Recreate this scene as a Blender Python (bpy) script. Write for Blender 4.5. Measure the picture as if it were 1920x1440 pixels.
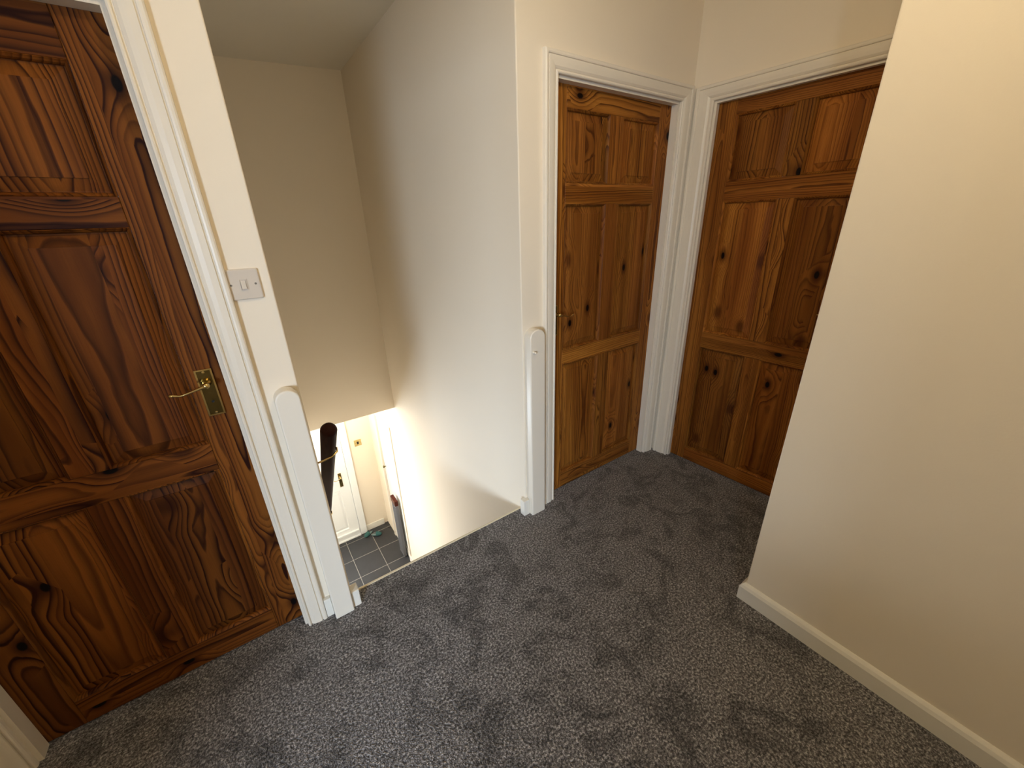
import bpy, bmesh, math, random
from mathutils import Vector, Matrix, Euler

random.seed(7)
for o in list(bpy.data.objects):
    bpy.data.objects.remove(o)
scene = bpy.context.scene
COL = scene.collection

# ------------------------------------------------------------------ camera
# World: x runs right along the landing wall with the stair opening, y runs
# into that wall (wall face at y = 0), z is up from the landing carpet.
FPX = 737.4
YAW, PITCH, ROLL = 0.6005, -0.3901, -0.0334
cam_d = bpy.data.cameras.new('camera')
cam_d.sensor_fit = 'HORIZONTAL'
cam_d.sensor_width = 36.0
cam_d.lens = 36.0 * FPX / 1920.0
cam_d.clip_start = 0.02
cam = bpy.data.objects.new('camera', cam_d)
COL.objects.link(cam)
fwd = Vector((math.sin(YAW) * math.cos(PITCH), math.cos(YAW) * math.cos(PITCH), math.sin(PITCH)))
rgt = Vector((math.cos(YAW), -math.sin(YAW), 0))
upv = rgt.cross(fwd)
r2 = rgt * math.cos(ROLL) + upv * math.sin(ROLL)
u2 = -rgt * math.sin(ROLL) + upv * math.cos(ROLL)
M = Matrix((r2, u2, -fwd)).transposed().to_4x4()
M.translation = Vector((-0.5569, -1.4014, 1.4766))
cam.matrix_world = M
scene.camera = cam

# ------------------------------------------------------------------ world, light, exposure
scene.view_settings.view_transform = 'Standard'
scene.view_settings.look = 'None'
scene.view_settings.exposure = 0.0
scene.view_settings.gamma = 1.0
scene.view_settings.use_curve_mapping = False
world = bpy.data.worlds.new('sky')
scene.world = world
world.use_nodes = True
bg = world.node_tree.nodes['Background']
bg.inputs[0].default_value = (0.62, 0.78, 1.0, 1)
bg.inputs[1].default_value = 1.0

LAMP_STRENGTH = 66.0          # landing ceiling globe
HALL_LAMP_STRENGTH = 72.0     # hall ceiling globe
DAY_LANDING = 150.0           # daylight aimed through the added side room's window and doorway
DAY_HALL = 160.0              # daylight through the added, unseen hall window


def area(name, loc, rot, sx, sy, power, col):
    d = bpy.data.lights.new(name, 'AREA')
    d.shape = 'RECTANGLE'
    d.size = sx
    d.size_y = sy
    d.energy = power
    d.color = col
    o = bpy.data.objects.new(name, d)
    COL.objects.link(o)
    o.location = loc
    o.rotation_euler = rot
    return o


# the side room's window is at x = -4.0; an added light, aimed and narrowed, shines through the doorway in wall_left
rd = area('aimed_room_daylight', (-4.14, -4.70, 1.45), Vector((2.3, 2.60, -1.05)).to_track_quat('-Z', 'Y').to_euler(), 2.3, 1.0, DAY_LANDING, (0.65, 0.81, 1.0))
rd.data.spread = math.radians(80)
area('added_hall_daylight', (-1.15, 3.56, -1.25), (-math.pi / 2, 0, 0), 0.85, 1.1, DAY_HALL, (0.80, 0.90, 1.0))  # added light outside the unseen hall window, brightens the hall

# ------------------------------------------------------------------ material helpers
MATS = {}


def srgb(r, g, b):
    def f(c):
        c /= 255.0
        return c / 12.92 if c <= 0.04045 else ((c + 0.055) / 1.055) ** 2.4
    return (f(r), f(g), f(b), 1)


class NB:
    """tiny node-building helper"""
    def __init__(self, name):
        self.m = bpy.data.materials.new(name)
        self.m.use_nodes = True
        self.t = self.m.node_tree
        self.bsdf = self.t.nodes['Principled BSDF']
        MATS[name] = self.m

    def n(self, typ, **kw):
        nd = self.t.nodes.new(typ)
        for k, v in kw.items():
            setattr(nd, k, v)
        return nd

    def link(self, a, b):
        self.t.links.new(a, b)

    def val(self, sock, v):
        if hasattr(v, 'is_linked') or isinstance(v, bpy.types.NodeSocket):
            self.link(v, sock)
        else:
            sock.default_value = v

    def math(self, op, a, b=None, c=None, clamp=False):
        nd = self.n('ShaderNodeMath', operation=op, use_clamp=clamp)
        self.val(nd.inputs[0], a)
        if b is not None:
            self.val(nd.inputs[1], b)
        if c is not None:
            self.val(nd.inputs[2], c)
        return nd.outputs[0]

    def vec(self, x, y, z):
        nd = self.n('ShaderNodeCombineXYZ')
        for i, v in enumerate((x, y, z)):
            self.val(nd.inputs[i], v)
        return nd.outputs[0]

    def noise(self, vec, scale, detail=2.0, rough=0.5):
        nd = self.n('ShaderNodeTexNoise')
        self.link(vec, nd.inputs['Vector'])
        nd.inputs['Scale'].default_value = scale
        nd.inputs['Detail'].default_value = detail
        nd.inputs['Roughness'].default_value = rough
        return nd.outputs['Fac']

    def ramp(self, fac, stops, interp='LINEAR'):
        nd = self.n('ShaderNodeValToRGB')
        cr = nd.color_ramp
        cr.interpolation = interp
        while len(cr.elements) < len(stops):
            cr.elements.new(0.5)
        for e, (p, c) in zip(cr.elements, stops):
            e.position = p
            e.color = c if len(c) == 4 else (*c, 1)
        self.link(fac, nd.inputs[0])
        return nd.outputs['Color']

    def mix(self, fac, a, b, mode='MIX'):
        nd = self.n('ShaderNodeMix', data_type='RGBA', blend_type=mode)
        self.val(nd.inputs[0], fac)
        self.val(nd.inputs[6], a)
        self.val(nd.inputs[7], b)
        return nd.outputs[2]

    def smooth(self, v, a, b, to0=0.0, to1=1.0):
        nd = self.n('ShaderNodeMapRange', interpolation_type='SMOOTHSTEP')
        self.val(nd.inputs[0], v)
        for i, q in enumerate((a, b, to0, to1)):
            nd.inputs[i + 1].default_value = q
        return nd.outputs[0]

    def bump(self, h, strength, dist):
        nd = self.n('ShaderNodeBump')
        nd.inputs['Strength'].default_value = strength
        nd.inputs['Distance'].default_value = dist
        self.link(h, nd.inputs['Height'])
        self.link(nd.outputs[0], self.bsdf.inputs['Normal'])

    def set(self, **kw):
        for k, v in kw.items():
            self.val(self.bsdf.inputs[k.replace('_', ' ')], v)


def paint(name, col, rough=0.6, bump=0.0, spec=0.35, mottle=0.03, bscale=180):
    b = NB(name)
    tc = b.n('ShaderNodeTexCoord').outputs['Object']
    n1 = b.noise(tc, 3.0, 3)
    k = b.math('MULTIPLY_ADD', n1, mottle * 2, 1 - mottle)
    base = b.mix(1.0, col, b.vec(k, k, k), 'MULTIPLY')
    b.set(Base_Color=base, Roughness=rough)
    b.bsdf.inputs['Specular IOR Level'].default_value = spec
    if bump:
        b.bump(b.noise(tc, bscale, 3), bump, 0.002)
    return b.m


def wood(name, light, mid, dark, knotc, freq=95.0, rough=0.3, warp=0.085, ringk=0.55, streak=0.35, zs=1.3):
    """varnished knotty pine: local z of every piece runs along its grain"""
    b = NB(name)
    tc = b.n('ShaderNodeTexCoord').outputs['Object']
    sep = b.n('ShaderNodeSeparateXYZ')
    b.link(tc, sep.inputs[0])
    x, y, z = sep.outputs
    rnd = b.n('ShaderNodeObjectInfo').outputs['Random']
    off = b.math('MULTIPLY', rnd, 173.0)
    # glued-up boards inside wide panels
    bi = b.math('FLOOR', b.math('MULTIPLY_ADD', x, 9.5, b.math('MULTIPLY', rnd, 7.3)))
    wn = b.n('ShaderNodeTexWhiteNoise', noise_dimensions='2D')
    b.link(b.vec(bi, off, 0.0), wn.inputs['Vector'])
    brand = wn.outputs['Value']
    off2 = b.math('MULTIPLY_ADD', brand, 31.0, off)
    u0 = b.math('MULTIPLY_ADD', brand, 0.14, -0.07)
    dep = b.math('MULTIPLY_ADD', wn.outputs['Color'], 0.075, 0.018)
    # knots
    kv = b.vec(b.math('MULTIPLY_ADD', x, 8.0, off2), b.math('MULTIPLY_ADD', z, 4.6, off2), 0.0)
    # wobble the knot outlines a little
    vor = b.n('ShaderNodeTexVoronoi', voronoi_dimensions='2D', feature='F1')
    b.link(kv, vor.inputs['Vector'])
    vor.inputs['Scale'].default_value = 1.0
    kd = vor.outputs['Distance']
    kc = b.n('ShaderNodeSeparateColor')
    b.link(vor.outputs['Color'], kc.inputs[0])
    act = b.math('GREATER_THAN', kc.outputs[0], 0.76)
    big = b.math('MULTIPLY', act, b.math('GREATER_THAN', kc.outputs[1], 0.45))
    disp = b.math('MULTIPLY', b.smooth(kd, 0.0, 0.62, 1.0, 0.0), act)
    disp = b.math('MULTIPLY', disp, 0.030)
    # warps
    w1 = b.noise(b.vec(b.math('MULTIPLY_ADD', x, 5.0, off2), y, b.math('MULTIPLY_ADD', z, zs, off2)), 1.0, 1.5)
    w2 = b.noise(b.vec(b.math('MULTIPLY_ADD', x, 30.0, off), y, b.math('MULTIPLY_ADD', z, 6.0, off)), 1.0, 2.0)
    dx = b.math('SUBTRACT', x, u0)
    dy = b.math('ADD', y, dep)
    r = b.math('SQRT', b.math('ADD', b.math('MULTIPLY', dx, dx), b.math('MULTIPLY', dy, dy)))
    r = b.math('ADD', r, b.math('MULTIPLY_ADD', w1, warp, -warp / 2))
    r = b.math('ADD', r, b.math('MULTIPLY_ADD', w2, 0.008, -0.004))
    r = b.math('ADD', r, disp)
    rn = b.noise(b.vec(b.math('MULTIPLY_ADD', r, 22.0, off2), off, 0.0), 1.0, 2.0)
    rr = b.math('ADD', b.math('MULTIPLY', r, freq), b.math('MULTIPLY', rn, 3.2))
    t = b.math('FRACT', rr)
    rw_ = b.n('ShaderNodeTexWhiteNoise', noise_dimensions='2D')
    b.link(b.vec(b.math('FLOOR', rr), off2, 0.0), rw_.inputs['Vector'])
    ringv = b.math('MULTIPLY_ADD', rw_.outputs['Value'], 0.65, 0.5)
    ring = b.ramp(t, [(0.0, (0, 0, 0)), (0.35, (0.14,) * 3), (0.66, (0.55,) * 3), (0.84, (1, 1, 1)), (0.93, (0.75,) * 3), (1.0, (0, 0, 0))])
    tone = b.noise(b.vec(b.math('MULTIPLY_ADD', x, 14.0, off2), y, b.math('MULTIPLY_ADD', z, 0.9, off)), 1.0, 2.0)
    base = b.mix(b.smooth(tone, 0.3, 0.72), light, mid)
    fine = b.noise(b.vec(b.math('MULTIPLY_ADD', x, 420.0, off), y, b.math('MULTIPLY_ADD', z, 9.0, off)), 1.0, 2.0)
    base = b.mix(b.smooth(fine, 0.35, 0.8, 0.0, streak), base, mid)
    sepr = b.n('ShaderNodeSeparateColor')
    b.link(ring, sepr.inputs[0])
    strength = b.math('MULTIPLY', b.math('MULTIPLY', sepr.outputs[0], b.math('MULTIPLY_ADD', brand, 0.35, ringk)), ringv, clamp=True)
    colr = b.mix(strength, base, dark)
    pt = b.n('ShaderNodeTexWhiteNoise', noise_dimensions='1D')
    b.link(off, pt.inputs['W'])
    pv = b.math('MULTIPLY_ADD', pt.outputs['Value'], 0.42, 0.76)
    colr = b.mix(1.0, colr, b.vec(pv, b.math('MULTIPLY', pv, b.math('MULTIPLY_ADD', brand, 0.10, 0.90)), pv), 'MULTIPLY')
    # knot rings and hearts
    halo = b.math('MULTIPLY', b.smooth(kd, 0.06, 0.26, 0.75, 0.0), act)
    colr = b.mix(halo, colr, dark)
    core = b.math('MULTIPLY', b.smooth(kd, 0.06, 0.095, 1.0, 0.0), big)
    colr = b.mix(core, colr, knotc)
    b.set(Base_Color=colr, Roughness=rough)
    b.bsdf.inputs['Specular IOR Level'].default_value = 0.13
    b.bump(b.math('SUBTRACT', 1.0, sepr.outputs[0]), 0.10, 0.001)
    return b.m


def metal(name, col, rough):
    b = NB(name)
    tc = b.n('ShaderNodeTexCoord').outputs['Object']
    rr = b.math('MULTIPLY_ADD', b.noise(tc, 60, 2), 0.15, rough - 0.07)
    b.set(Base_Color=col, Metallic=1.0, Roughness=rr)
    return b.m


def emit(name, col, strength):
    b = NB(name)
    b.set(Base_Color=(0.9, 0.9, 0.9, 1), Emission_Color=col)
    b.bsdf.inputs['Emission Strength'].default_value = strength
    return b.m


def carpet(name):
    b = NB(name)
    tc = b.n('ShaderNodeTexCoord').outputs['Object']
    warp = b.n('ShaderNodeTexNoise')
    warp.inputs['Scale'].default_value = 9.0
    b.link(tc, warp.inputs['Vector'])
    pn = b.n('ShaderNodeTexNoise')
    b.link(tc, pn.inputs['Vector'])
    for k_, v_ in (('Scale', 6.0), ('Detail', 6.0), ('Roughness', 0.66), ('Distortion', 1.1)):
        pn.inputs[k_].default_value = v_
    patch = pn.outputs['Fac']
    patch2 = b.noise(tc, 17.0, 3, 0.6)
    yarn = b.noise(tc, 130.0, 2.5, 0.7)
    tuft = b.n('ShaderNodeTexVoronoi', feature='F1')
    b.link(tc, tuft.inputs['Vector'])
    tuft.inputs['Scale'].default_value = 260.0
    td = tuft.outputs['Distance']
    base = b.ramp(yarn, [(0.34, srgb(66, 63, 62)), (0.5, srgb(124, 120, 119)), (0.64, srgb(200, 196, 194))])
    gap = b.smooth(td, 0.35, 0.8, 1.0, 0.55)
    base = b.mix(1.0, base, b.vec(gap, gap, gap), 'MULTIPLY')
    pf = b.math('ADD', b.smooth(patch, 0.37, 0.55, 0.50, 1.0), b.math('MULTIPLY_ADD', patch2, 0.36, -0.18))
    base = b.mix(1.0, base, b.vec(pf, pf, b.math('MULTIPLY', pf, 1.02)), 'MULTIPLY')
    b.set(Base_Color=base, Roughness=0.95)
    b.bsdf.inputs['Specular IOR Level'].default_value = 0.1
    b.bsdf.inputs['Sheen Weight'].default_value = 0.25
    h = b.math('ADD', b.math('MULTIPLY', yarn, 1.0), b.math('MULTIPLY', td, -0.6))
    b.bump(h, 0.9, 0.006)
    return b.m


WALL = paint('cream_wall_paint', srgb(241, 228, 208), 0.75, 0.12, 0.2, 0.012)
CEIL = paint('ceiling_paint', srgb(240, 232, 216), 0.85, 0.1, 0.15, 0.01)
GLOSS = paint('white_gloss_paint', srgb(238, 228, 212), 0.35, 0.03, 0.45, 0.01, 60)
SKIRT = paint('white_skirting_paint', srgb(236, 230, 218), 0.35, 0.03, 0.45, 0.01, 60)
UPVC = paint('white_upvc', srgb(240, 240, 238), 0.3, 0.0, 0.45, 0.005)
PLASTIC = paint('white_switch_plastic', srgb(214, 202, 188), 0.3, 0.0, 0.5, 0.005)
SCREWM = paint('screw_cap_grey', srgb(120, 112, 100), 0.5, 0.0, 0.4, 0.02)
PINE = wood('knotty_pine_amber', srgb(180, 120, 48), srgb(126, 74, 24), srgb(66, 28, 7), srgb(16, 7, 4), 120.0, 0.5, 0.055, 0.64, 0.7, 0.9)
PINE_DARK = wood('knotty_pine_dark', srgb(138, 84, 30), srgb(104, 58, 18), srgb(42, 14, 4), srgb(10, 4, 3), 90.0, 0.5, 0.085, 0.80, 0.4, 1.1)  # darker pine tint, used on the left door only
RAILW = wood('dark_mahogany', srgb(64, 30, 20), srgb(52, 24, 16), srgb(34, 14, 9), srgb(20, 8, 6), 200.0, 0.55)
BROWNW = wood('brown_shelf_wood', srgb(84, 40, 24), srgb(74, 36, 21), srgb(56, 25, 15), srgb(40, 20, 14))
BRASS = metal('polished_brass', srgb(222, 196, 132), 0.18)
DARKBRASS = metal('aged_brass', srgb(120, 104, 62), 0.22)
CARPET = carpet('grey_carpet')
NOSING = paint('cream_nosing', srgb(232, 218, 190), 0.5, 0.0, 0.3, 0.02)
GREYP = paint('grey_panel_paint', srgb(112, 111, 114), 0.5, 0.0, 0.3, 0.05)
TEAL = paint('teal_fabric', srgb(58, 96, 94), 0.85, 0.3, 0.2, 0.12)
TEALD = paint('teal_dark_fabric', srgb(28, 40, 42), 0.85, 0.3, 0.2, 0.12)
PALE = paint('pale_fabric', srgb(120, 140, 140), 0.85, 0.3, 0.2, 0.05)
GROUT = paint('light_grout', srgb(150, 147, 140), 0.8, 0.1, 0.2, 0.05)
BLACKP = paint('dark_plastic', srgb(30, 28, 26), 0.4, 0, 0.4, 0.02)


def tile_mat():
    b = NB('slate_tile')
    tc = b.n('ShaderNodeTexCoord').outputs['Object']
    rnd = b.n('ShaderNodeObjectInfo').outputs['Random']
    nz = b.noise(tc, 9.0, 4, 0.6)
    k = b.math('MULTIPLY_ADD', rnd, 0.2, b.math('MULTIPLY_ADD', nz, 0.5, 0.65))
    b.set(Base_Color=b.mix(1.0, srgb(48, 49, 53), b.vec(k, k, k), 'MULTIPLY'), Roughness=0.45)
    b.bump(nz, 0.2, 0.004)
    return b.m


TILE = tile_mat()


def glass_mat():
    m = bpy.data.materials.new('window_glass')
    m.use_nodes = True
    t = m.node_tree
    out = t.nodes['Material Output']
    tr = t.nodes.new('ShaderNodeBsdfTransparent')
    gl = t.nodes.new('ShaderNodeBsdfGlossy')
    gl.inputs['Roughness'].default_value = 0.05
    mx = t.nodes.new('ShaderNodeMixShader')
    mx.inputs[0].default_value = 0.06
    t.links.new(tr.outputs[0], mx.inputs[1])
    t.links.new(gl.outputs[0], mx.inputs[2])
    t.links.new(mx.outputs[0], out.inputs[0])
    return m


GLASS = glass_mat()

# ------------------------------------------------------------------ mesh helpers


def link(name, me, mat, parent=None, loc=(0, 0, 0), rot=(0, 0, 0), smooth=False):
    me.materials.clear()
    me.materials.append(mat)
    if smooth:
        for p in me.polygons:
            p.use_smooth = True
    o = bpy.data.objects.new(name, me)
    COL.objects.link(o)
    o.location = loc
    o.rotation_euler = rot
    if parent:
        o.parent = parent
    return o


def tag(o, label=None, cat=None, group=None, kind=None):
    if label:
        o['label'] = label
    if cat:
        o['category'] = cat
    if group:
        o['group'] = group
    if kind:
        o['kind'] = kind
    return o


def empty(name, loc=(0, 0, 0), rotz=0.0):
    o = bpy.data.objects.new(name, None)
    o.empty_display_size = 0.05
    COL.objects.link(o)
    o.location = loc
    o.rotation_euler = (0, 0, rotz)
    return o


def bm_box(bm, x0, x1, y0, y1, z0, z1):
    vs = [bm.verts.new(p) for p in ((x0, y0, z0), (x1, y0, z0), (x1, y1, z0), (x0, y1, z0), (x0, y0, z1), (x1, y0, z1), (x1, y1, z1), (x0, y1, z1))]
    for f in ((3, 2, 1, 0), (4, 5, 6, 7), (0, 1, 5, 4), (1, 2, 6, 5), (2, 3, 7, 6), (3, 0, 4, 7)):
        bm.faces.new([vs[i] for i in f])
    return vs


def done(bm, name, bev=0.0, seg=2, angle=None):
    if bev:
        bmesh.ops.bevel(bm, geom=bm.edges[:], offset=bev, segments=seg, profile=0.5, affect='EDGES', clamp_overlap=True)
    bmesh.ops.recalc_face_normals(bm, faces=bm.faces[:])
    me = bpy.data.meshes.new(name)
    bm.to_mesh(me)
    bm.free()
    return me


def box(name, x0, x1, y0, y1, z0, z1, mat, parent=None, bev=0.0, seg=2):
    """box mesh with its origin at the box centre"""
    cx, cy, cz = (x0 + x1) / 2, (y0 + y1) / 2, (z0 + z1) / 2
    bm = bmesh.new()
    bm_box(bm, x0 - cx, x1 - cx, y0 - cy, y1 - cy, z0 - cz, z1 - cz)
    return link(name, done(bm, name, bev, seg), mat, parent, (cx, cy, cz))


def extrude_poly(pts, axis, a, b, name, bev=0.0):
    """2D outline (list of pairs) extruded along axis from a to b"""
    bm = bmesh.new()

    def P(p, h):
        if axis == 'y':
            return (p[0], h, p[1])
        if axis == 'x':
            return (h, p[0], p[1])
        return (p[0], p[1], h)
    lo = [bm.verts.new(P(p, a)) for p in pts]
    hi = [bm.verts.new(P(p, b)) for p in pts]
    n = len(pts)
    bm.faces.new(lo)
    bm.faces.new(hi[::-1])
    for i in range(n):
        bm.faces.new((lo[i], hi[i], hi[(i + 1) % n], lo[(i + 1) % n]))
    bmesh.ops.recalc_face_normals(bm, faces=bm.faces[:])
    return done(bm, name, bev)


def lathe(prof, seg, name):
    """profile (r, z) turned about z"""
    bm = bmesh.new()
    rings = []
    for r, z in prof:
        if r < 1e-6:
            rings.append([bm.verts.new((0, 0, z))])
        else:
            rings.append([bm.verts.new((r * math.cos(2 * math.pi * i / seg), r * math.sin(2 * math.pi * i / seg), z)) for i in range(seg)])
    for a, b in zip(rings, rings[1:]):
        for i in range(seg):
            j = (i + 1) % seg
            f = [a[i % len(a)], a[j % len(a)], b[j % len(b)], b[i % len(b)]]
            g = []
            for v in f:
                if v not in g:
                    g.append(v)
            if len(g) > 2:
                bm.faces.new(g)
    return done(bm, name)


def tube(pts, radii, name, seg=10, squash=1.0):
    """round rod swept along points"""
    bm = bmesh.new()
    pts = [Vector(p) for p in pts]
    rings = []
    ref = Vector((0, 0, 1))
    for i, p in enumerate(pts):
        t = (pts[min(i + 1, len(pts) - 1)] - pts[max(i - 1, 0)]).normalized()
        a = t.cross(ref)
        if a.length < 1e-3:
            a = t.cross(Vector((0, 1, 0)))
        a.normalize()
        b = a.cross(t)
        r = radii[i] if isinstance(radii, (list, tuple)) else radii
        rings.append([bm.verts.new(p + a * (r * math.cos(2 * math.pi * k / seg)) + b * (r * squash * math.sin(2 * math.pi * k / seg))) for k in range(seg)])
    for a, b in zip(rings, rings[1:]):
        for k in range(seg):
            bm.faces.new((a[k], a[(k + 1) % seg], b[(k + 1) % seg], b[k]))
    bm.faces.new(rings[0][::-1])
    bm.faces.new(rings[-1])
    return done(bm, name)


# ------------------------------------------------------------------ main dimensions
ZC = 2.535                      # ceiling
HF = -2.45                      # hall floor
XNL, XNR = -0.456, 0.467        # stair opening
YE = 0.052                      # edge of the top step
YFAR = 2.155                    # wall above the hall
ZHEAD = -0.178                  # its lower edge
XR, YR = 0.8725, -0.964         # free end of the right wall
XB, AB = 1.556, math.radians(3.2)
WT = 0.10
YBACK = -2.75
XL = -1.70

LD = dict(x0=-1.385, x1=-0.634, z1=1.948, rec=0.050)
MD = dict(x0=0.660, x1=1.458, z1=1.995, rec=0.042)
BD = dict(x0=0.118, x1=0.882, z1=1.985, rec=0.030)

# ------------------------------------------------------------------ structure: floor, ceiling, walls
# carpeted landing floor, edge at the top of the stairs
fl = [(XL - 0.1, 0.0), (LD['x0'] - 0.03, 0.0), (LD['x0'] - 0.03, 0.2), (LD['x1'] + 0.03, 0.2), (LD['x1'] + 0.03, 0.0), (XNL, 0.0), (XNL, YE - 0.012), (XNR, YE - 0.012),
      (XNR, 0.0), (MD['x0'] - 0.03, 0.0), (MD['x0'] - 0.03, 0.2), (MD['x1'] + 0.03, 0.2), (MD['x1'] + 0.03, 0.0), (1.9, 0.0), (1.9, YR - 0.1), (XR + 0.1, YR - 0.1), (XR + 0.1, YBACK - 0.1), (XL - 0.1, YBACK - 0.1)]
fo = link('floor', extrude_poly(fl, 'z', -0.15, 0.0, 'floor'), CARPET)
tag(fo, 'dark grey speckled carpet covering the landing floor', 'carpet', kind='structure')
no = link('trim_1', extrude_poly([(YE - 0.012, -0.03), (YE, -0.03), (YE + 0.002, -0.006), (YE - 0.001, 0.002), (YE - 0.006, 0.004), (YE - 0.012, 0.003)], 'x', XNL, XNR, 'nosing'), NOSING)
tag(no, 'thin cream nosing strip along the carpet edge above the stairs', 'trim', kind='structure')

bm = bmesh.new()
bm_box(bm, XL - 0.1, 2.0, YBACK - 0.1, 0.0, ZC, ZC + 0.1)
vs = bm_box(bm, XNL - 0.1, XNR + 0.1, 0.0, YFAR + 0.1, ZC, ZC + 0.1)
for v in vs:                       # the stairwell ceiling dips a little to the left
    if v.co.x < 0 and v.co.y > 1:
        v.co.z -= 0.05
co = link('ceiling', done(bm, 'ceiling'), CEIL)
tag(co, 'plain off-white ceiling above landing and stairwell', 'ceiling', kind='structure')

OPW = 0.032                        # lining thickness


def wall_poly(x0, x1, d):
    a, b, h = d['x0'] - OPW, d['x1'] + OPW, d['z1'] + OPW
    return [(x0, -0.1), (a, -0.1), (a, h), (b, h), (b, -0.1), (x1, -0.1), (x1, ZC), (x0, ZC)]


bm = bmesh.new()
for pts in (wall_poly(XL - 0.1, XNL, LD), wall_poly(XNR, XB + 0.15, MD)):
    me = extrude_poly(pts, 'y', 0.0, WT, 'tmp')
    bm.from_mesh(me)
corner = [e for e in bm.edges if all(abs(v.co.y) < 1e-5 and min(abs(v.co.x - XNL), abs(v.co.x - XNR)) < 1e-5 for v in e.verts)]
bmesh.ops.bevel(bm, geom=corner, offset=0.005, segments=3, profile=0.5, affect='EDGES')
wa = link('wall_back', done(bm, 'wall_back'), WALL)
tag(wa, 'cream painted wall holding two wooden doors and the open stairwell', 'wall', kind='structure')

# wall with the far right-hand door, turned slightly off square
wb_e = empty('wall_far_right', (XB, 0, 0), -math.pi / 2 + AB)
tag(wb_e, 'cream painted wall of the far corner around its wooden door', 'wall', kind='structure')
a, b_, h = BD['x0'] - OPW, BD['x1'] + OPW, BD['z1'] + OPW
wbm = extrude_poly([(-0.12, -0.1), (a, -0.1), (a, h), (b_, h), (b_, -0.1), (1.15, -0.1), (1.15, ZC), (-0.12, ZC)], 'y', 0.0, WT, 'plaster')
link('plaster', wbm, WALL, wb_e)

wr = link('wall_right', extrude_poly([(XR, YBACK), (XR, YR), (1.75, YR), (1.75, YR - WT), (XR + WT, YR - WT), (XR + WT, YBACK)], 'z', -0.1, ZC, 'wall_right'), WALL)
bv = wr.modifiers.new('rounded_corner', 'BEVEL')
bv.width = 0.004
bv.segments = 2
bv.limit_method = 'ANGLE'
tag(wr, 'plain cream wall with a free corner beside the landing', 'wall', kind='structure')

# walls behind the camera; unseen side room, doorway and window placed to shape daylight
WY0, WY1, WZ0, WZ1 = -5.90, -3.50, 0.85, 2.05      # side-room window
OY0, OY1, OZ1, XRM = -2.50, -1.60, 1.99, -4.0
YRM = -6.3       # open doorway and far side of that room
bm = bmesh.new()
bm_box(bm, XL - WT, XL, YBACK, OY0, -0.1, ZC)
bm_box(bm, XL - WT, XL, OY1, 0.0, -0.1, ZC)
bm_box(bm, XL - WT, XL, OY0, OY1, OZ1, ZC)
tag(link('wall_left', done(bm, 'wall_left'), WALL), 'unseen cream wall with a doorway added to shape the side daylight', 'wall', kind='structure')
bm = bmesh.new()
bm_box(bm, XRM - WT, XRM, YRM, WY0, -0.1, ZC)
bm_box(bm, XRM - WT, XRM, WY1, 0.0, -0.1, ZC)
bm_box(bm, XRM - WT, XRM, WY0, WY1, -0.1, WZ0)
bm_box(bm, XRM - WT, XRM, WY0, WY1, WZ1, ZC)
bm_box(bm, XRM - WT, XL - WT, 0.0, WT, -0.1, ZC)
bm_box(bm, XRM - WT, XL - WT, YRM - WT, YRM, -0.1, ZC)
bm_box(bm, XL - WT, XL, YRM - WT, YBACK, -0.1, ZC)
tag(link('wall_side_room', done(bm, 'wall_side_room'), WALL), 'cream walls of the unseen side room with the added window', 'wall', kind='structure')
tag(box('floor_side_room', XRM - WT, XL - WT, YRM, 0.0, -0.15, 0.0, CARPET), 'dark grey carpet of the unseen side room', 'carpet', kind='structure')
tag(box('ceiling_side_room', XRM - WT, XL - WT, YRM, 0.0, ZC, ZC + 0.1, CEIL), 'plain ceiling of the unseen side room', 'ceiling', kind='structure')
tag(box('wall_rear', XL - WT, XR + WT, YBACK - WT, YBACK, -0.1, ZC, WALL), 'plain cream wall closing the rear of the landing', 'wall', kind='structure')

# stairwell
bm = bmesh.new()
bm_box(bm, XNL - WT, XNL, WT, 1.45, HF, ZC)
tag(link('wall_stairwell_left', done(bm, 'wall_stairwell_left'), WALL), 'cream stairwell wall that carries the dark handrail', 'wall', kind='structure')
DY0, DY1, DZ1 = 2.50, 3.02, -0.575          # small white door on the hall's right wall
rw = [(WT, HF - 0.1), (DY0, HF - 0.1), (DY0, DZ1), (DY1, DZ1), (DY1, HF - 0.1), (3.40, HF - 0.1), (3.40, ZHEAD + 0.1), (YFAR + 0.1, ZHEAD + 0.1), (YFAR + 0.1, ZC), (WT, ZC)]
tag(link('wall_stairwell_right', extrude_poly(rw, 'x', XNR, XNR + WT, 'wall_stairwell_right'), WALL), 'cream wall running down the right side of the stairs', 'wall', kind='structure')
# closing pieces that carry the landing edge down into the stairwell
bm = bmesh.new()
bm_box(bm, XNL - WT, XNR + WT, YFAR, YFAR + WT, ZHEAD, ZC)
bm_box(bm, XNL - WT, XNL, 1.45, YFAR, ZHEAD, ZC)
tag(link('wall_stairwell_far', done(bm, 'wall_stairwell_far'), WALL), 'cream wall hanging above the way into the hall below', 'wall', kind='structure')

# ------------------------------------------------------------------ architraves and linings
APROF = [(0.0, 0.0), (0.0, 0.0095), (0.002, 0.0125), (0.0055, 0.0140), (0.0090, 0.0125), (0.0105, 0.0075), (0.0135, 0.0072), (0.0155, 0.0105), (0.022, 0.0150),
         (0.034, 0.0170), (0.0495, 0.0180), (0.0510, 0.0135), (0.0540, 0.0135), (0.0555, 0.0185), (0.060, 0.0200), (0.066, 0.0195), (0.0695, 0.0170), (0.071, 0.0)]


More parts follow.
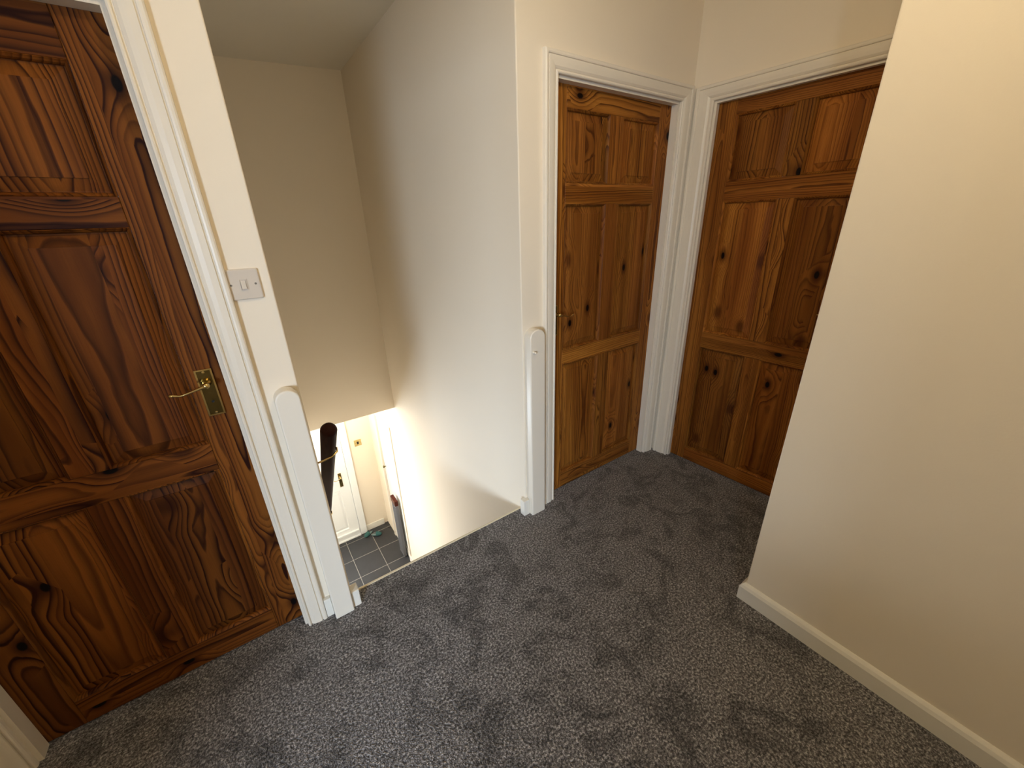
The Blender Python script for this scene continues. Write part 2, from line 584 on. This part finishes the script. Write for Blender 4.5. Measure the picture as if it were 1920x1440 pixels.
def architrave(parent, x0, x1, z1, wl=1.0, wr=1.0):
    """two legs and a head of moulded architrave, mitred; inner edges at x0, x1, z1"""
    def sweep(name, stations):
        bm = bmesh.new()
        rings = [[bm.verts.new(f(w, t)) for (w, t) in APROF] for f in stations]
        n = len(APROF)
        for k in range(n):
            j = (k + 1) % n
            bm.faces.new((rings[0][k], rings[0][j], rings[1][j], rings[1][k]))
        bm.faces.new(rings[0])
        bm.faces.new(rings[1][::-1])
        return link(name, done(bm, name), GLOSS, parent)
    sweep('architrave_leg', [lambda w, t: (x0 - w * wl, -t, 0.0), lambda w, t: (x0 - w * wl, -t, z1 + w)])
    sweep('architrave_leg', [lambda w, t: (x1 + w * wr, -t, 0.0), lambda w, t: (x1 + w * wr, -t, z1 + w)])
    sweep('architrave_head', [lambda w, t: (x0 - w * wl, -t, z1 + w), lambda w, t: (x1 + w * wr, -t, z1 + w)])


def lining(parent, d):
    x0, x1, z1, rec = d['x0'] - 0.003, d['x1'] + 0.003, d['z1'] + 0.003, d['rec']
    box('lining_jamb', x0 - OPW + 0.003, x0, 0.0005, WT, 0.0, z1, GLOSS, parent)
    box('lining_jamb', x1, x1 + OPW - 0.003, 0.0005, WT, 0.0, z1, GLOSS, parent)
    box('lining_head', x0 - OPW + 0.003, x1 + OPW - 0.003, 0.0005, WT, z1, z1 + OPW - 0.003, GLOSS, parent)
    # stop the door closes against, on the landing side
    if rec > 0.025:
        s = 0.012
        box('door_stop', x0, x0 + s, 0.004, rec - 0.001, 0.0, z1, GLOSS, parent)
        box('door_stop', x1 - s, x1, 0.004, rec - 0.001, 0.0, z1, GLOSS, parent)
        box('door_stop', x0 + s, x1 - s, 0.004, rec - 0.001, z1 - s, z1, GLOSS, parent)


def frame(idx, d, loc, rotz, label, wl=1.0, wr=1.0):
    e = empty('trim_%d' % idx, loc, rotz)
    tag(e, label, 'door frame', kind='structure')
    lining(e, d)
    architrave(e, d['x0'] - 0.001, d['x1'] + 0.001, d['z1'] + 0.001, wl, wr)
    return e


frame(2, LD, (0, 0, 0), 0, 'white moulded frame around the dark door beside the light switch')
frame(3, MD, (0, 0, 0), 0, 'white moulded frame around the amber door beside the stair opening', 1.0, 1.12)
frame(4, BD, (XB, 0, 0), -math.pi / 2 + AB, 'white moulded frame around the door next to the free wall corner', 1.36, 1.0)

# ------------------------------------------------------------------ panelled pine doors


def panel_meshes(w, h):
    """sunk raised-and-fielded panel plus the moulding ring round it, centred, facing -y"""
    def rings(steps, cap):
        bm = bmesh.new()
        rs = []
        for ins, y in steps:
            a, b = w / 2 - ins, h / 2 - ins
            rs.append([bm.verts.new(p) for p in ((-a, y, -b), (a, y, -b), (a, y, b), (-a, y, b))])
        for p, q in zip(rs, rs[1:]):
            for i in range(4):
                j = (i + 1) % 4
                bm.faces.new((p[i], p[j], q[j], q[i]))
        if cap:
            bm.faces.new(rs[-1])
        return bm
    m = done(rings([(0.0, 0.006), (0.0, 0.0), (0.0015, -0.001), (0.0035, 0.0015), (0.0065, 0.004), (0.0090, 0.009), (0.0095, 0.0165)], False), 'moulding')
    p = done(rings([(0.006, 0.022), (0.006, 0.0155), (0.0125, 0.0155), (0.040, 0.0085), (0.0402, 0.0060), (0.0415, 0.0058)], True), 'panel')
    return m, p


def handle(parent, x, z, side):
    """brass lever on a rectangular back plate; side = direction the lever points (+1/-1)"""
    e = empty('lever_handle', (x, 0, z))
    e.parent = parent
    tag(e, 'polished brass lever handle')
    box('back_plate', -0.0205, 0.0205, -0.004, 0.0, -0.074, 0.074, DARKBRASS, e, 0.0015)
    # raised rim of the plate
    bm = bmesh.new()
    for (x0, x1, z0, z1) in ((-0.0215, -0.0170, -0.075, 0.075), (0.0170, 0.0215, -0.075, 0.075), (-0.0170, 0.0170, -0.075, -0.0705), (-0.0170, 0.0170, 0.0705, 0.075)):
        bm_box(bm, x0, x1, -0.0062, 0.0, z0, z1)
    link('plate_rim', done(bm, 'plate_rim'), BRASS, e)
    rose = link('rose', lathe([(0.0, 0.0), (0.013, 0.0), (0.013, 0.006), (0.010, 0.012), (0.0085, 0.03), (0.0095, 0.044), (0.006, 0.05), (0.0, 0.05)], 20, 'rose'), BRASS, e, (0, -0.004, 0.035), (math.pi / 2, 0, 0), True)
    pts, rad = [], []
    for i in range(13):
        t = i / 12
        pts.append((side * (0.088 * t), -0.046 - 0.004 * math.sin(t * math.pi), 0.035 - 0.020 * t + 0.012 * max(0.0, t - 0.72) / 0.28))
        rad.append(0.0070 - 0.0040 * math.sin(min(t * 2.0, 1) * math.pi / 2) + (0.0022 * max(0, (t - 0.8) / 0.2)))
    link('lever', tube(pts, rad, 'lever', 10), BRASS, e, smooth=True)
    kh = link('keyhole', lathe([(0.0, 0.0), (0.004, 0.0), (0.004, 0.001), (0.0, 0.001)], 12, 'keyhole'), BLACKP, e, (0, -0.004, -0.03), (math.pi / 2, 0, 0))
    for zz in (-0.066, 0.066):
        link('screw', lathe([(0.0, 0.0), (0.0042, 0.0), (0.0036, 0.0016), (0.0, 0.002)], 10, 'screw'), BRASS, e, (0, -0.004, zz), (math.pi / 2, 0, 0))
    return e


def pine_door(idx, d, loc, rotz, mat, label, rails, stile, munt, hx, hz, hside):
    """rails: list of (z0, z1) bottom to top; munt: (x0, x1) of the centre muntins"""
    T = 0.035
    e = empty('door_%d' % idx, loc, rotz)
    tag(e, label, 'door', kind='structure')
    y0 = d['rec']
    g = 0.0006
    x0, x1 = d['x0'], d['x1']
    a, b = x0 + stile, x1 - stile

    def piece(name, xa, xb, za, zb, along_x):
        if along_x:
            me = None
            bm = bmesh.new()
            L, W = (xb - xa) / 2, (zb - za) / 2
            bm_box(bm, -W, W, -T / 2, T / 2, -L, L)
            o = link(name, done(bm, name, 0.0012, 1), mat, e, ((xa + xb) / 2, y0 + T / 2, (za + zb) / 2), (0, math.pi / 2, 0))
        else:
            o = box(name, xa, xb, y0, y0 + T, za, zb, mat, e, 0.0012, 1)
        return o
    piece('stile', x0, a - g, rails[0][0], rails[-1][1], False)
    piece('stile', b + g, x1, rails[0][0], rails[-1][1], False)
    for (za, zb) in rails:
        piece('rail', a, b, za, zb, True)
    for (za, zb), (zc, zd) in zip(rails, rails[1:]):
        piece('muntin', munt[0], munt[1], zb + g, zc - g, False)
        for xa, xb in ((a, munt[0]), (munt[1], b)):
            m, p = panel_meshes(xb - xa, zc - zb)
            c = ((xa + xb) / 2, y0, (zb + zc) / 2)
            po = link('panel', p, mat, e, c)
            link('moulding', m, mat, po)
    if hx is not None:
        h = handle(e, hx, hz, hside)
        h.location.y = y0
    return e


pine_door(1, LD, (0, 0, 0), 0, PINE_DARK, 'dark six-panel pine door with a brass lever, beside the light switch',
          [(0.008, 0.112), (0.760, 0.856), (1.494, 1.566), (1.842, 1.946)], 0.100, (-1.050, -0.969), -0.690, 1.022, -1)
pine_door(2, MD, (0, 0, 0), 0, PINE, 'amber knotty pine six-panel door beside the stair opening',
          [(0.008, 0.108), (0.782, 0.860), (1.545, 1.630), (1.908, 1.992)], 0.092, (1.015, 1.103), 0.690, 1.024, 1)
pine_door(3, BD, (XB, 0, 0), -math.pi / 2 + AB, PINE, 'reddish knotty pine six-panel door partly hidden behind the free wall corner',
          [(0.008, 0.092), (0.768, 0.860), (1.540, 1.630), (1.918, 1.982)], 0.098, (0.466, 0.536), 0.832, 1.020, -1)

# ------------------------------------------------------------------ skirting boards
SP = [(0.0, 0.0), (0.017, 0.0), (0.017, 0.062), (0.012, 0.074), (0.004, 0.082), (0.0, 0.083)]


def skirting(name, path, label):
    """profile swept along a floor path; the board lies to the left of travel"""
    bm = bmesh.new()
    P = [Vector(p) for p in path]
    rings = []
    for i, p in enumerate(P):
        d0 = (P[i] - P[i - 1]).normalized() if i else (P[1] - P[0]).normalized()
        d1 = (P[i + 1] - P[i]).normalized() if i < len(P) - 1 else d0
        n0, n1 = Vector((-d0.y, d0.x)), Vector((-d1.y, d1.x))
        m = n0 + n1
        m = m / (m.dot(n0))
        rings.append([bm.verts.new((p.x + m.x * t, p.y + m.y * t, z)) for t, z in SP])
    for a, b in zip(rings, rings[1:]):
        for k in range(len(SP)):
            j = (k + 1) % len(SP)
            bm.faces.new((a[k], a[j], b[j], b[k]))
    bm.faces.new(rings[0])
    bm.faces.new(rings[-1][::-1])
    o = link(name, done(bm, name), SKIRT)
    tag(o, label, 'skirting board', kind='structure')
    return o


skirting('baseboard_right', [(XR, YBACK), (XR, YR), (XB + 0.04, YR)], 'low white skirting board along the plain right wall and round its corner')
tag(box('baseboard_stair_left', XNL - 0.0065, XNL + 0.026, -0.036, 0.010, 0.0, 0.082, SKIRT, None, 0.003), 'short white skirting end beside the left newel at the stair edge', 'skirting board', kind='structure')
tag(box('baseboard_stair_right', XNR - 0.028, XNR + 0.0095, -0.024, 0.012, 0.0, 0.094, SKIRT, None, 0.003), 'short white skirting end beside the right newel at the stair edge', 'skirting board', kind='structure')
tag(box('baseboard_back_left', -0.562, -0.5362, -0.017, 0.0, 0.0, 0.092, SKIRT, None, 0.002), 'sliver of white skirting between the dark door frame and left newel', 'skirting board', kind='structure')
tag(box('baseboard_back_right', 0.5592, 0.588, -0.017, 0.0, 0.0, 0.092, SKIRT, None, 0.002), 'sliver of white skirting between the right newel and amber door frame', 'skirting board', kind='structure')

# ------------------------------------------------------------------ half newels (flat posts with rounded tops)


def newel(x0, x1, ztop, yfront, rise, label):
    w = (x1 - x0) / 2
    cx = (x0 + x1) / 2
    pts = [(-w, 0.0), (w, 0.0), (w, ztop - rise)]
    for i in range(1, 16):
        a = math.pi * i / 16
        pts.append((w * math.cos(a), ztop - rise + rise * math.sin(a)))
    pts.append((-w, ztop - rise))
    me = extrude_poly(pts, 'y', yfront, 0.0, 'half_newel_post')
    o = link('half_newel_post', me, GLOSS, None, (cx, 0, 0))
    bv = o.modifiers.new('eased_edges', 'BEVEL')
    bv.width = 0.005
    bv.segments = 3
    bv.limit_method = 'ANGLE'
    bv.angle_limit = math.radians(40)
    tag(o, label, 'newel post', 'white round-topped half newels at the stair opening')
    return o


newel(-0.5355, -0.4630, 1.006, -0.050, 0.036, 'white round-topped half newel below the light switch')
nr = newel(0.4770, 0.5630, 1.028, -0.050, 0.040, 'white round-topped half newel beside the amber door, with a small hook')
link('hook', lathe([(0, 0), (0.007, 0), (0.0065, 0.003), (0.004, 0.006), (0.0045, 0.010), (0.0065, 0.014), (0.004, 0.018), (0, 0.019)], 14, 'hook'), GLOSS, nr, (-0.026, -0.050, 0.925), (math.pi / 2, 0, 0), True)

# ------------------------------------------------------------------ light switch
ls = empty('light_switch', (-0.5705 + 0.043, 0, 1.3345))
tag(ls, 'white single light switch on the wall strip beside the dark door', 'light switch')
bm = bmesh.new()
bm_box(bm, -0.043, 0.043, -0.0085, 0, -0.043, 0.043)
vert_e = [e for e in bm.edges if abs(e.verts[0].co.y - e.verts[1].co.y) > 0.005]
bmesh.ops.bevel(bm, geom=vert_e, offset=0.005, segments=3, profile=0.5, affect='EDGES')
fe = [e for e in bm.edges if abs(e.verts[0].co.y + 0.0085) < 1e-5 and abs(e.verts[1].co.y + 0.0085) < 1e-5]
bmesh.ops.bevel(bm, geom=fe, offset=0.0045, segments=3, profile=0.5, affect='EDGES')
link('plate', done(bm, 'plate'), PLASTIC, ls)
bm = bmesh.new()
vs = bm_box(bm, -0.0062, 0.0062, -0.0150, -0.006, -0.0120, 0.0120)
for v in vs:
    if v.co.y < -0.01 and v.co.z > 0:
        v.co.y = -0.0095
link('rocker', done(bm, 'rocker', 0.001, 2), PLASTIC, ls)
bm = bmesh.new()
for (x0, x1, z0, z1) in ((-0.0095, -0.0075, -0.0150, 0.0150), (0.0075, 0.0095, -0.0150, 0.0150), (-0.0075, 0.0075, 0.0135, 0.0150), (-0.0075, 0.0075, -0.0150, -0.0135)):
    bm_box(bm, x0, x1, -0.0107, -0.006, z0, z1)
link('rocker_surround', done(bm, 'rocker_surround'), PLASTIC, ls)
for sx in (-0.0302, 0.0302):
    link('screw', lathe([(0, 0), (0.0032, 0), (0.0028, 0.0008), (0, 0.001)], 12, 'screw'), SCREWM, ls, (sx, -0.0083, 0.0), (math.pi / 2, 0, 0))

# ------------------------------------------------------------------ stairs and handrail
st = empty('staircase', (0, 0, HF))
tag(st, 'steep carpeted staircase dropping from the landing to the hall', 'staircase', kind='structure')
NR_, GO = 12, 0.186
RI = -HF / NR_
for i in range(1, NR_):
    ztop = -RI * i - HF
    ya = YE - 0.002 + GO * (i - 1)
    box('tread', XNL + 0.001, XNR - 0.001, ya, ya + GO + 0.008, ztop - 0.03, ztop - 0.006, CARPET, st)
    box('riser', XNL + 0.001, XNR - 0.001, ya + GO - 0.012, ya + GO, ztop - RI + 0.002, ztop - 0.031, CARPET, st)
box('riser', XNL + 0.001, XNR - 0.001, YE - 0.014, YE - 0.003, -RI - HF, -HF - 0.031, CARPET, st)

hr = empty('handrail', (-0.381, 0.13, 0.757))
tag(hr, 'dark brown round wooden handrail going down the stairwell', 'handrail')
L = 2.6
rail_r = 0.0315
rail = lathe([(0.0, 0.0), (rail_r * 0.5, 0.002), (rail_r * 0.85, 0.010), (rail_r, 0.024), (rail_r, L), (0.0, L)], 24, 'rail')
link('rail', rail, RAILW, hr, (0, 0, 0), (-math.radians(135), 0, 0), True)
dirv = Vector((0, math.cos(math.radians(45)), -math.sin(math.radians(45))))
for s in (0.20, 1.7, 2.4):
    p = dirv * s
    be = empty('bracket', p)
    be.parent = hr
    link('arm', tube([(0.026, -0.016, -0.016), (0.024, -0.028, -0.030), (0.0, -0.038, -0.042), (-0.035, -0.036, -0.05), (-0.0735, -0.032, -0.054)], 0.0042, 'arm', 8), BRASS, be, smooth=True)
    link('wall_plate', lathe([(0, 0), (0.02, 0), (0.018, 0.004), (0, 0.005)], 16, 'wall_plate'), BRASS, be, (-0.074, -0.032, -0.054), (0, math.pi / 2, 0))

# ------------------------------------------------------------------ hall below
tf = box('floor_hall', -2.2, XNR, 1.2, 3.45, HF - 0.08, HF - 0.0015, GROUT)
tag(tf, 'dark slate tiled floor of the hall below', 'tiled floor', kind='structure')
TS = 0.328
tme = None
for i in range(-6, 2):
    for j in range(-1, 4):
        xa, xb = 0.1955 + TS * (i - 1) + 0.003, 0.1955 + TS * i - 0.003
        ya, yb = 2.93 + TS * (j - 1) + 0.003, 2.93 + TS * j - 0.003
        xb, yb = min(xb, XNR - 0.002), min(yb, 3.368)
        xb2 = xb
        if xb - xa < 0.02 or yb - ya < 0.02:
            continue
        t_ = box('tile', xa, xb, ya, yb, HF - 0.0065, HF, TILE, None, 0.0015, 1)
        t_.parent = tf
        t_.location = Vector(t_.location) - Vector(tf.location)
hc = box('ceiling_hall', -2.2, XNR, YFAR + WT, 3.5, ZHEAD + 0.006, ZHEAD + 0.1, CEIL)
tag(hc, 'white ceiling of the hall below', 'ceiling', kind='structure')
bm = bmesh.new()
bm_box(bm, -2.2, XNL - WT, 1.2, 1.3, HF, ZHEAD + 0.1)
bm_box(bm, -2.3, -2.2, 1.2, 3.5, HF, ZHEAD + 0.1)
tag(link('wall_hall_left', done(bm, 'wall_hall_left'), WALL), 'cream wall at the side of the hall below', 'wall', kind='structure')
tag(box('ceiling_hall_rear', -2.2, XNL - WT, 1.2, YFAR + WT, ZHEAD + 0.006, ZHEAD + 0.1, CEIL), 'white hall ceiling beside the stairs', 'ceiling', kind='structure')
# front wall with the front-door opening and one for the added window
FY = 3.37
FDX0, FDX1, FDZ = -0.74, 0.165, -0.42
HWX0, HWX1, HWZ0, HWZ1 = -1.62, -0.88, -1.9, -0.6
bm = bmesh.new()
for (x0, x1, z0, z1) in ((-2.2, HWX0, HF, ZHEAD + 0.1), (HWX0, HWX1, HF, HWZ0), (HWX0, HWX1, HWZ1, ZHEAD + 0.1), (HWX1, FDX0, HF, ZHEAD + 0.1), (FDX0, FDX1, FDZ, ZHEAD + 0.1), (FDX1, XNR + WT, HF, ZHEAD + 0.1)):
    bm_box(bm, x0, x1, FY, FY + 0.12, z0, z1)
tag(link('wall_hall_front', done(bm, 'wall_hall_front'), WALL), 'pale wall of the hall below holding the white front door', 'wall', kind='structure')

# front door (closed, white)
fd = empty('door_4', (0, FY - 0.03, HF))
tag(fd, 'white panelled front door with a brass lever in the hall below', 'front door', kind='structure')
H4 = FDZ - HF
box('frame_jamb', 0.080, FDX1, -0.01, 0.10, 0.0, H4, UPVC, fd, 0.003)
box('frame_jamb', FDX0, FDX0 + 0.07, -0.01, 0.10, 0.0, H4, UPVC, fd, 0.003)
box('frame_head', FDX0 + 0.07, 0.080, -0.01, 0.10, H4 - 0.06, H4, UPVC, fd, 0.003)
DX0, DX1 = FDX0 + 0.073, 0.077
box('stile', DX1 - 0.12, DX1, 0.0, 0.05, 0.02, H4 - 0.063, UPVC, fd, 0.002)
box('stile', DX0, DX0 + 0.12, 0.0, 0.05, 0.02, H4 - 0.063, UPVC, fd, 0.002)
for za, zb in ((0.02, 0.17), (0.80, 0.93), (H4 - 0.20, H4 - 0.063)):
    box('rail', DX0 + 0.12, DX1 - 0.12, 0.0, 0.05, za, zb, UPVC, fd, 0.002)
for za, zb in ((0.17, 0.80), (0.93, H4 - 0.20)):
    m, p = panel_meshes(DX1 - DX0 - 0.24, zb - za)
    po = link('panel', p, UPVC, fd, ((DX0 + DX1) / 2, 0.0, (za + zb) / 2))
    link('moulding', m, UPVC, po)
box('weather_bar', DX0 + 0.01, DX1 - 0.01, -0.025, 0.0, 0.085, 0.115, UPVC, fd, 0.006)
h4 = handle(fd, -0.019, 0.945, -1)
h4.scale = (0.9, 1, 1.35)
sill = box('door_sill', DX0, DX1, -0.02, 0.05, 0.0, 0.018, UPVC, fd, 0.002)

tag(box('baseboard_hall', FDX1 + 0.002, XNR - 0.052, FY - 0.018, FY - 0.0005, HF, HF + 0.09, SKIRT, None, 0.003), 'white skirting under the brass plate beside the front door', 'skirting board', kind='structure')
tag(box('baseboard_hall_right', XNR - 0.016, XNR - 0.0005, 1.9, DY0 - 0.01, HF, HF + 0.10, SKIRT, None, 0.003), 'white skirting along the right side of the hall', 'skirting board', kind='structure')
# brass plate on the wall by the front door
pl = empty('brass_wall_plate', (0.279, FY, -1.078))
tag(pl, 'small square brass plate with a dark centre on the hall wall', 'wall plate')
box('plate', -0.043, 0.043, -0.008, 0.0, -0.043, 0.043, BRASS, pl, 0.002)
box('rocker', -0.012, 0.012, -0.014, -0.008, -0.017, 0.017, BLACKP, pl, 0.002)
for sx in (-0.03, 0.03):
    link('screw', lathe([(0, 0), (0.0032, 0), (0.0028, 0.0008), (0, 0.001)], 10, 'screw'), DARKBRASS, pl, (sx, -0.008, 0), (math.pi / 2, 0, 0))

# white side door in the right hall wall
sd = empty('door_5', (XNR, DY1, HF), -math.pi / 2)
tag(sd, 'narrow white cupboard door with a small knob in the hall below', 'door', kind='structure')
W5, H5 = DY1 - DY0, DZ1 - HF
box('leaf', 0.002, W5 - 0.002, 0.012, 0.05, 0.10, H5 - 0.003, UPVC, sd, 0.002)
box('bottom_board', 0.0, W5, -0.001, 0.05, 0.0, 0.098, SKIRT, sd, 0.002)
for (x0, x1, z0, z1) in ((-0.05, 0.0, 0.0, H5 + 0.05), (W5, W5 + 0.05, 0.0, H5 + 0.05), (0.0, W5, H5, H5 + 0.05)):
    box('casing', x0, x1, -0.012, 0.0, z0, z1, GLOSS, sd, 0.002)
link('knob', lathe([(0, 0), (0.007, 0), (0.006, 0.012), (0.014, 0.02), (0.016, 0.028), (0.011, 0.036), (0, 0.038)], 16, 'knob'), DARKBRASS, sd, (0.05, 0.012, 1.148), (math.pi / 2, 0, 0), True)

# slim grey unit with a brown top standing against that wall
gu = empty('slim_wall_unit', (XNR - 0.018, 2.66, HF))
tag(gu, 'slim grey upright unit with a brown wooden top by the hall cupboard', 'wall unit')
box('body', -0.034, 0.0, -0.075, 0.075, 0.0, 0.80, GREYP, gu, 0.003)
tp = box('top', -0.040, 0.002, -0.082, 0.082, 0.80, 0.875, BROWNW, gu, 0.008, 3)
for k in range(5):
    box('rib', -0.037, -0.034, -0.066 + k * 0.028, -0.054 + k * 0.028, 0.04, 0.77, GREYP, gu)

# pair of teal slippers


def slipper(loc, rz, label):
    e = empty('slipper', loc, rz)
    tag(e, label, 'slipper', 'teal slippers on the hall tiles')
    e.scale = (0.66, 0.66, 0.8)
    out = []
    for i in range(24):
        a = 2 * math.pi * i / 24
        w = 0.036 + 0.006 * math.cos(a)
        out.append((0.105 * math.cos(a), w * math.sin(a)))
    link('sole', extrude_poly(out, 'z', 0.0, 0.014, 'sole', 0.003), TEALD, e)
    bm = bmesh.new()
    rows = []
    for i in range(9):
        t = i / 8
        x = 0.0 + 0.106 * t
        hw = 0.043 * math.sqrt(max(0.02, 1 - (max(0, t - 0.35) / 0.66) ** 2))
        hh = 0.055 * math.sqrt(max(0.03, 1 - (t / 1.02) ** 2.2))
        row = []
        for k in range(11):
            a = math.pi * k / 10
            row.append(bm.verts.new((x, hw * math.cos(a), 0.012 + hh * math.sin(a))))
        rows.append(row)
    for p, q in zip(rows, rows[1:]):
        for k in range(10):
            bm.faces.new((p[k], p[k + 1], q[k + 1], q[k]))
    bm.faces.new(rows[-1])
    o = link('upper', done(bm, 'upper'), TEAL, e, smooth=True)
    sm = o.modifiers.new('thickness', 'SOLIDIFY')
    sm.thickness = 0.006
    sm.offset = 1
    link('insole', extrude_poly([(p[0] * 0.93, p[1] * 0.9) for p in out], 'z', 0.0141, 0.017, 'insole'), PALE, e)
    return e


slipper((0.165, 3.270, HF), math.radians(205), 'teal slipper lying on slate tiles nearer the front door')
slipper((0.245, 3.195, HF), math.radians(-25), 'teal slipper on slate tiles, lying nearer the hall cupboard')

# ------------------------------------------------------------------ added windows, and lamps, behind and below the view


def window(name, loc, rotz, w, h, label):
    e = empty(name, loc, rotz)
    tag(e, label, 'window', kind='structure')
    for (x0, x1, z0, z1) in ((-w / 2, -w / 2 + 0.05, 0, h), (w / 2 - 0.05, w / 2, 0, h), (-w / 2 + 0.05, w / 2 - 0.05, 0, 0.05), (-w / 2 + 0.05, w / 2 - 0.05, h - 0.05, h)):
        box('window_frame', x0, x1, 0.03, 0.08, z0, z1, UPVC, e, 0.003)
    box('pane', -w / 2 + 0.05, w / 2 - 0.05, 0.052, 0.058, 0.05, h - 0.05, GLASS, e)
    box('window_sill', -w / 2 - 0.02, w / 2 + 0.02, -0.05, 0.03, -0.02, 0.0, GLOSS, e, 0.003)
    return e


window('window_1', (XRM, (WY0 + WY1) / 2, WZ0), math.pi / 2, WY1 - WY0, WZ1 - WZ0, 'white framed unseen side room window, added to aim daylight at the landing')
window('window_2', ((HWX0 + HWX1) / 2, FY, HWZ0), 0, HWX1 - HWX0, HWZ1 - HWZ0, 'white framed unseen hall window, added to bring daylight into the hall')


def globe_lamp(loc, strength, col, label, mname):
    e = empty('ceiling_lamp', loc)
    tag(e, label, 'ceiling lamp')
    link('ceiling_rose', lathe([(0, 0), (0.055, 0), (0.05, -0.02), (0.02, -0.035), (0.012, -0.10), (0, -0.10)], 24, 'ceiling_rose'), PLASTIC, e, smooth=True)
    R = 0.085
    prof = [(0.0, -0.10 + 0.0)] + [(R * math.sin(math.pi * i / 14), -0.095 - R + R * math.cos(math.pi * i / 14)) for i in range(1, 14)] + [(0.0, -0.095 - 2 * R)]
    link('globe', lathe(prof, 28, 'globe'), emit(mname, col, strength), e, smooth=True)
    return e


globe_lamp((0.03, -1.17, ZC), LAMP_STRENGTH, (1.0, 0.845, 0.57, 1), 'warm white globe lamp on the landing ceiling', 'landing_globe_glow')
globe_lamp((-0.15, 2.80, ZHEAD + 0.006), HALL_LAMP_STRENGTH, (1.0, 0.91, 0.76, 1), 'warm white globe lamp on the hall ceiling', 'hall_globe_glow')
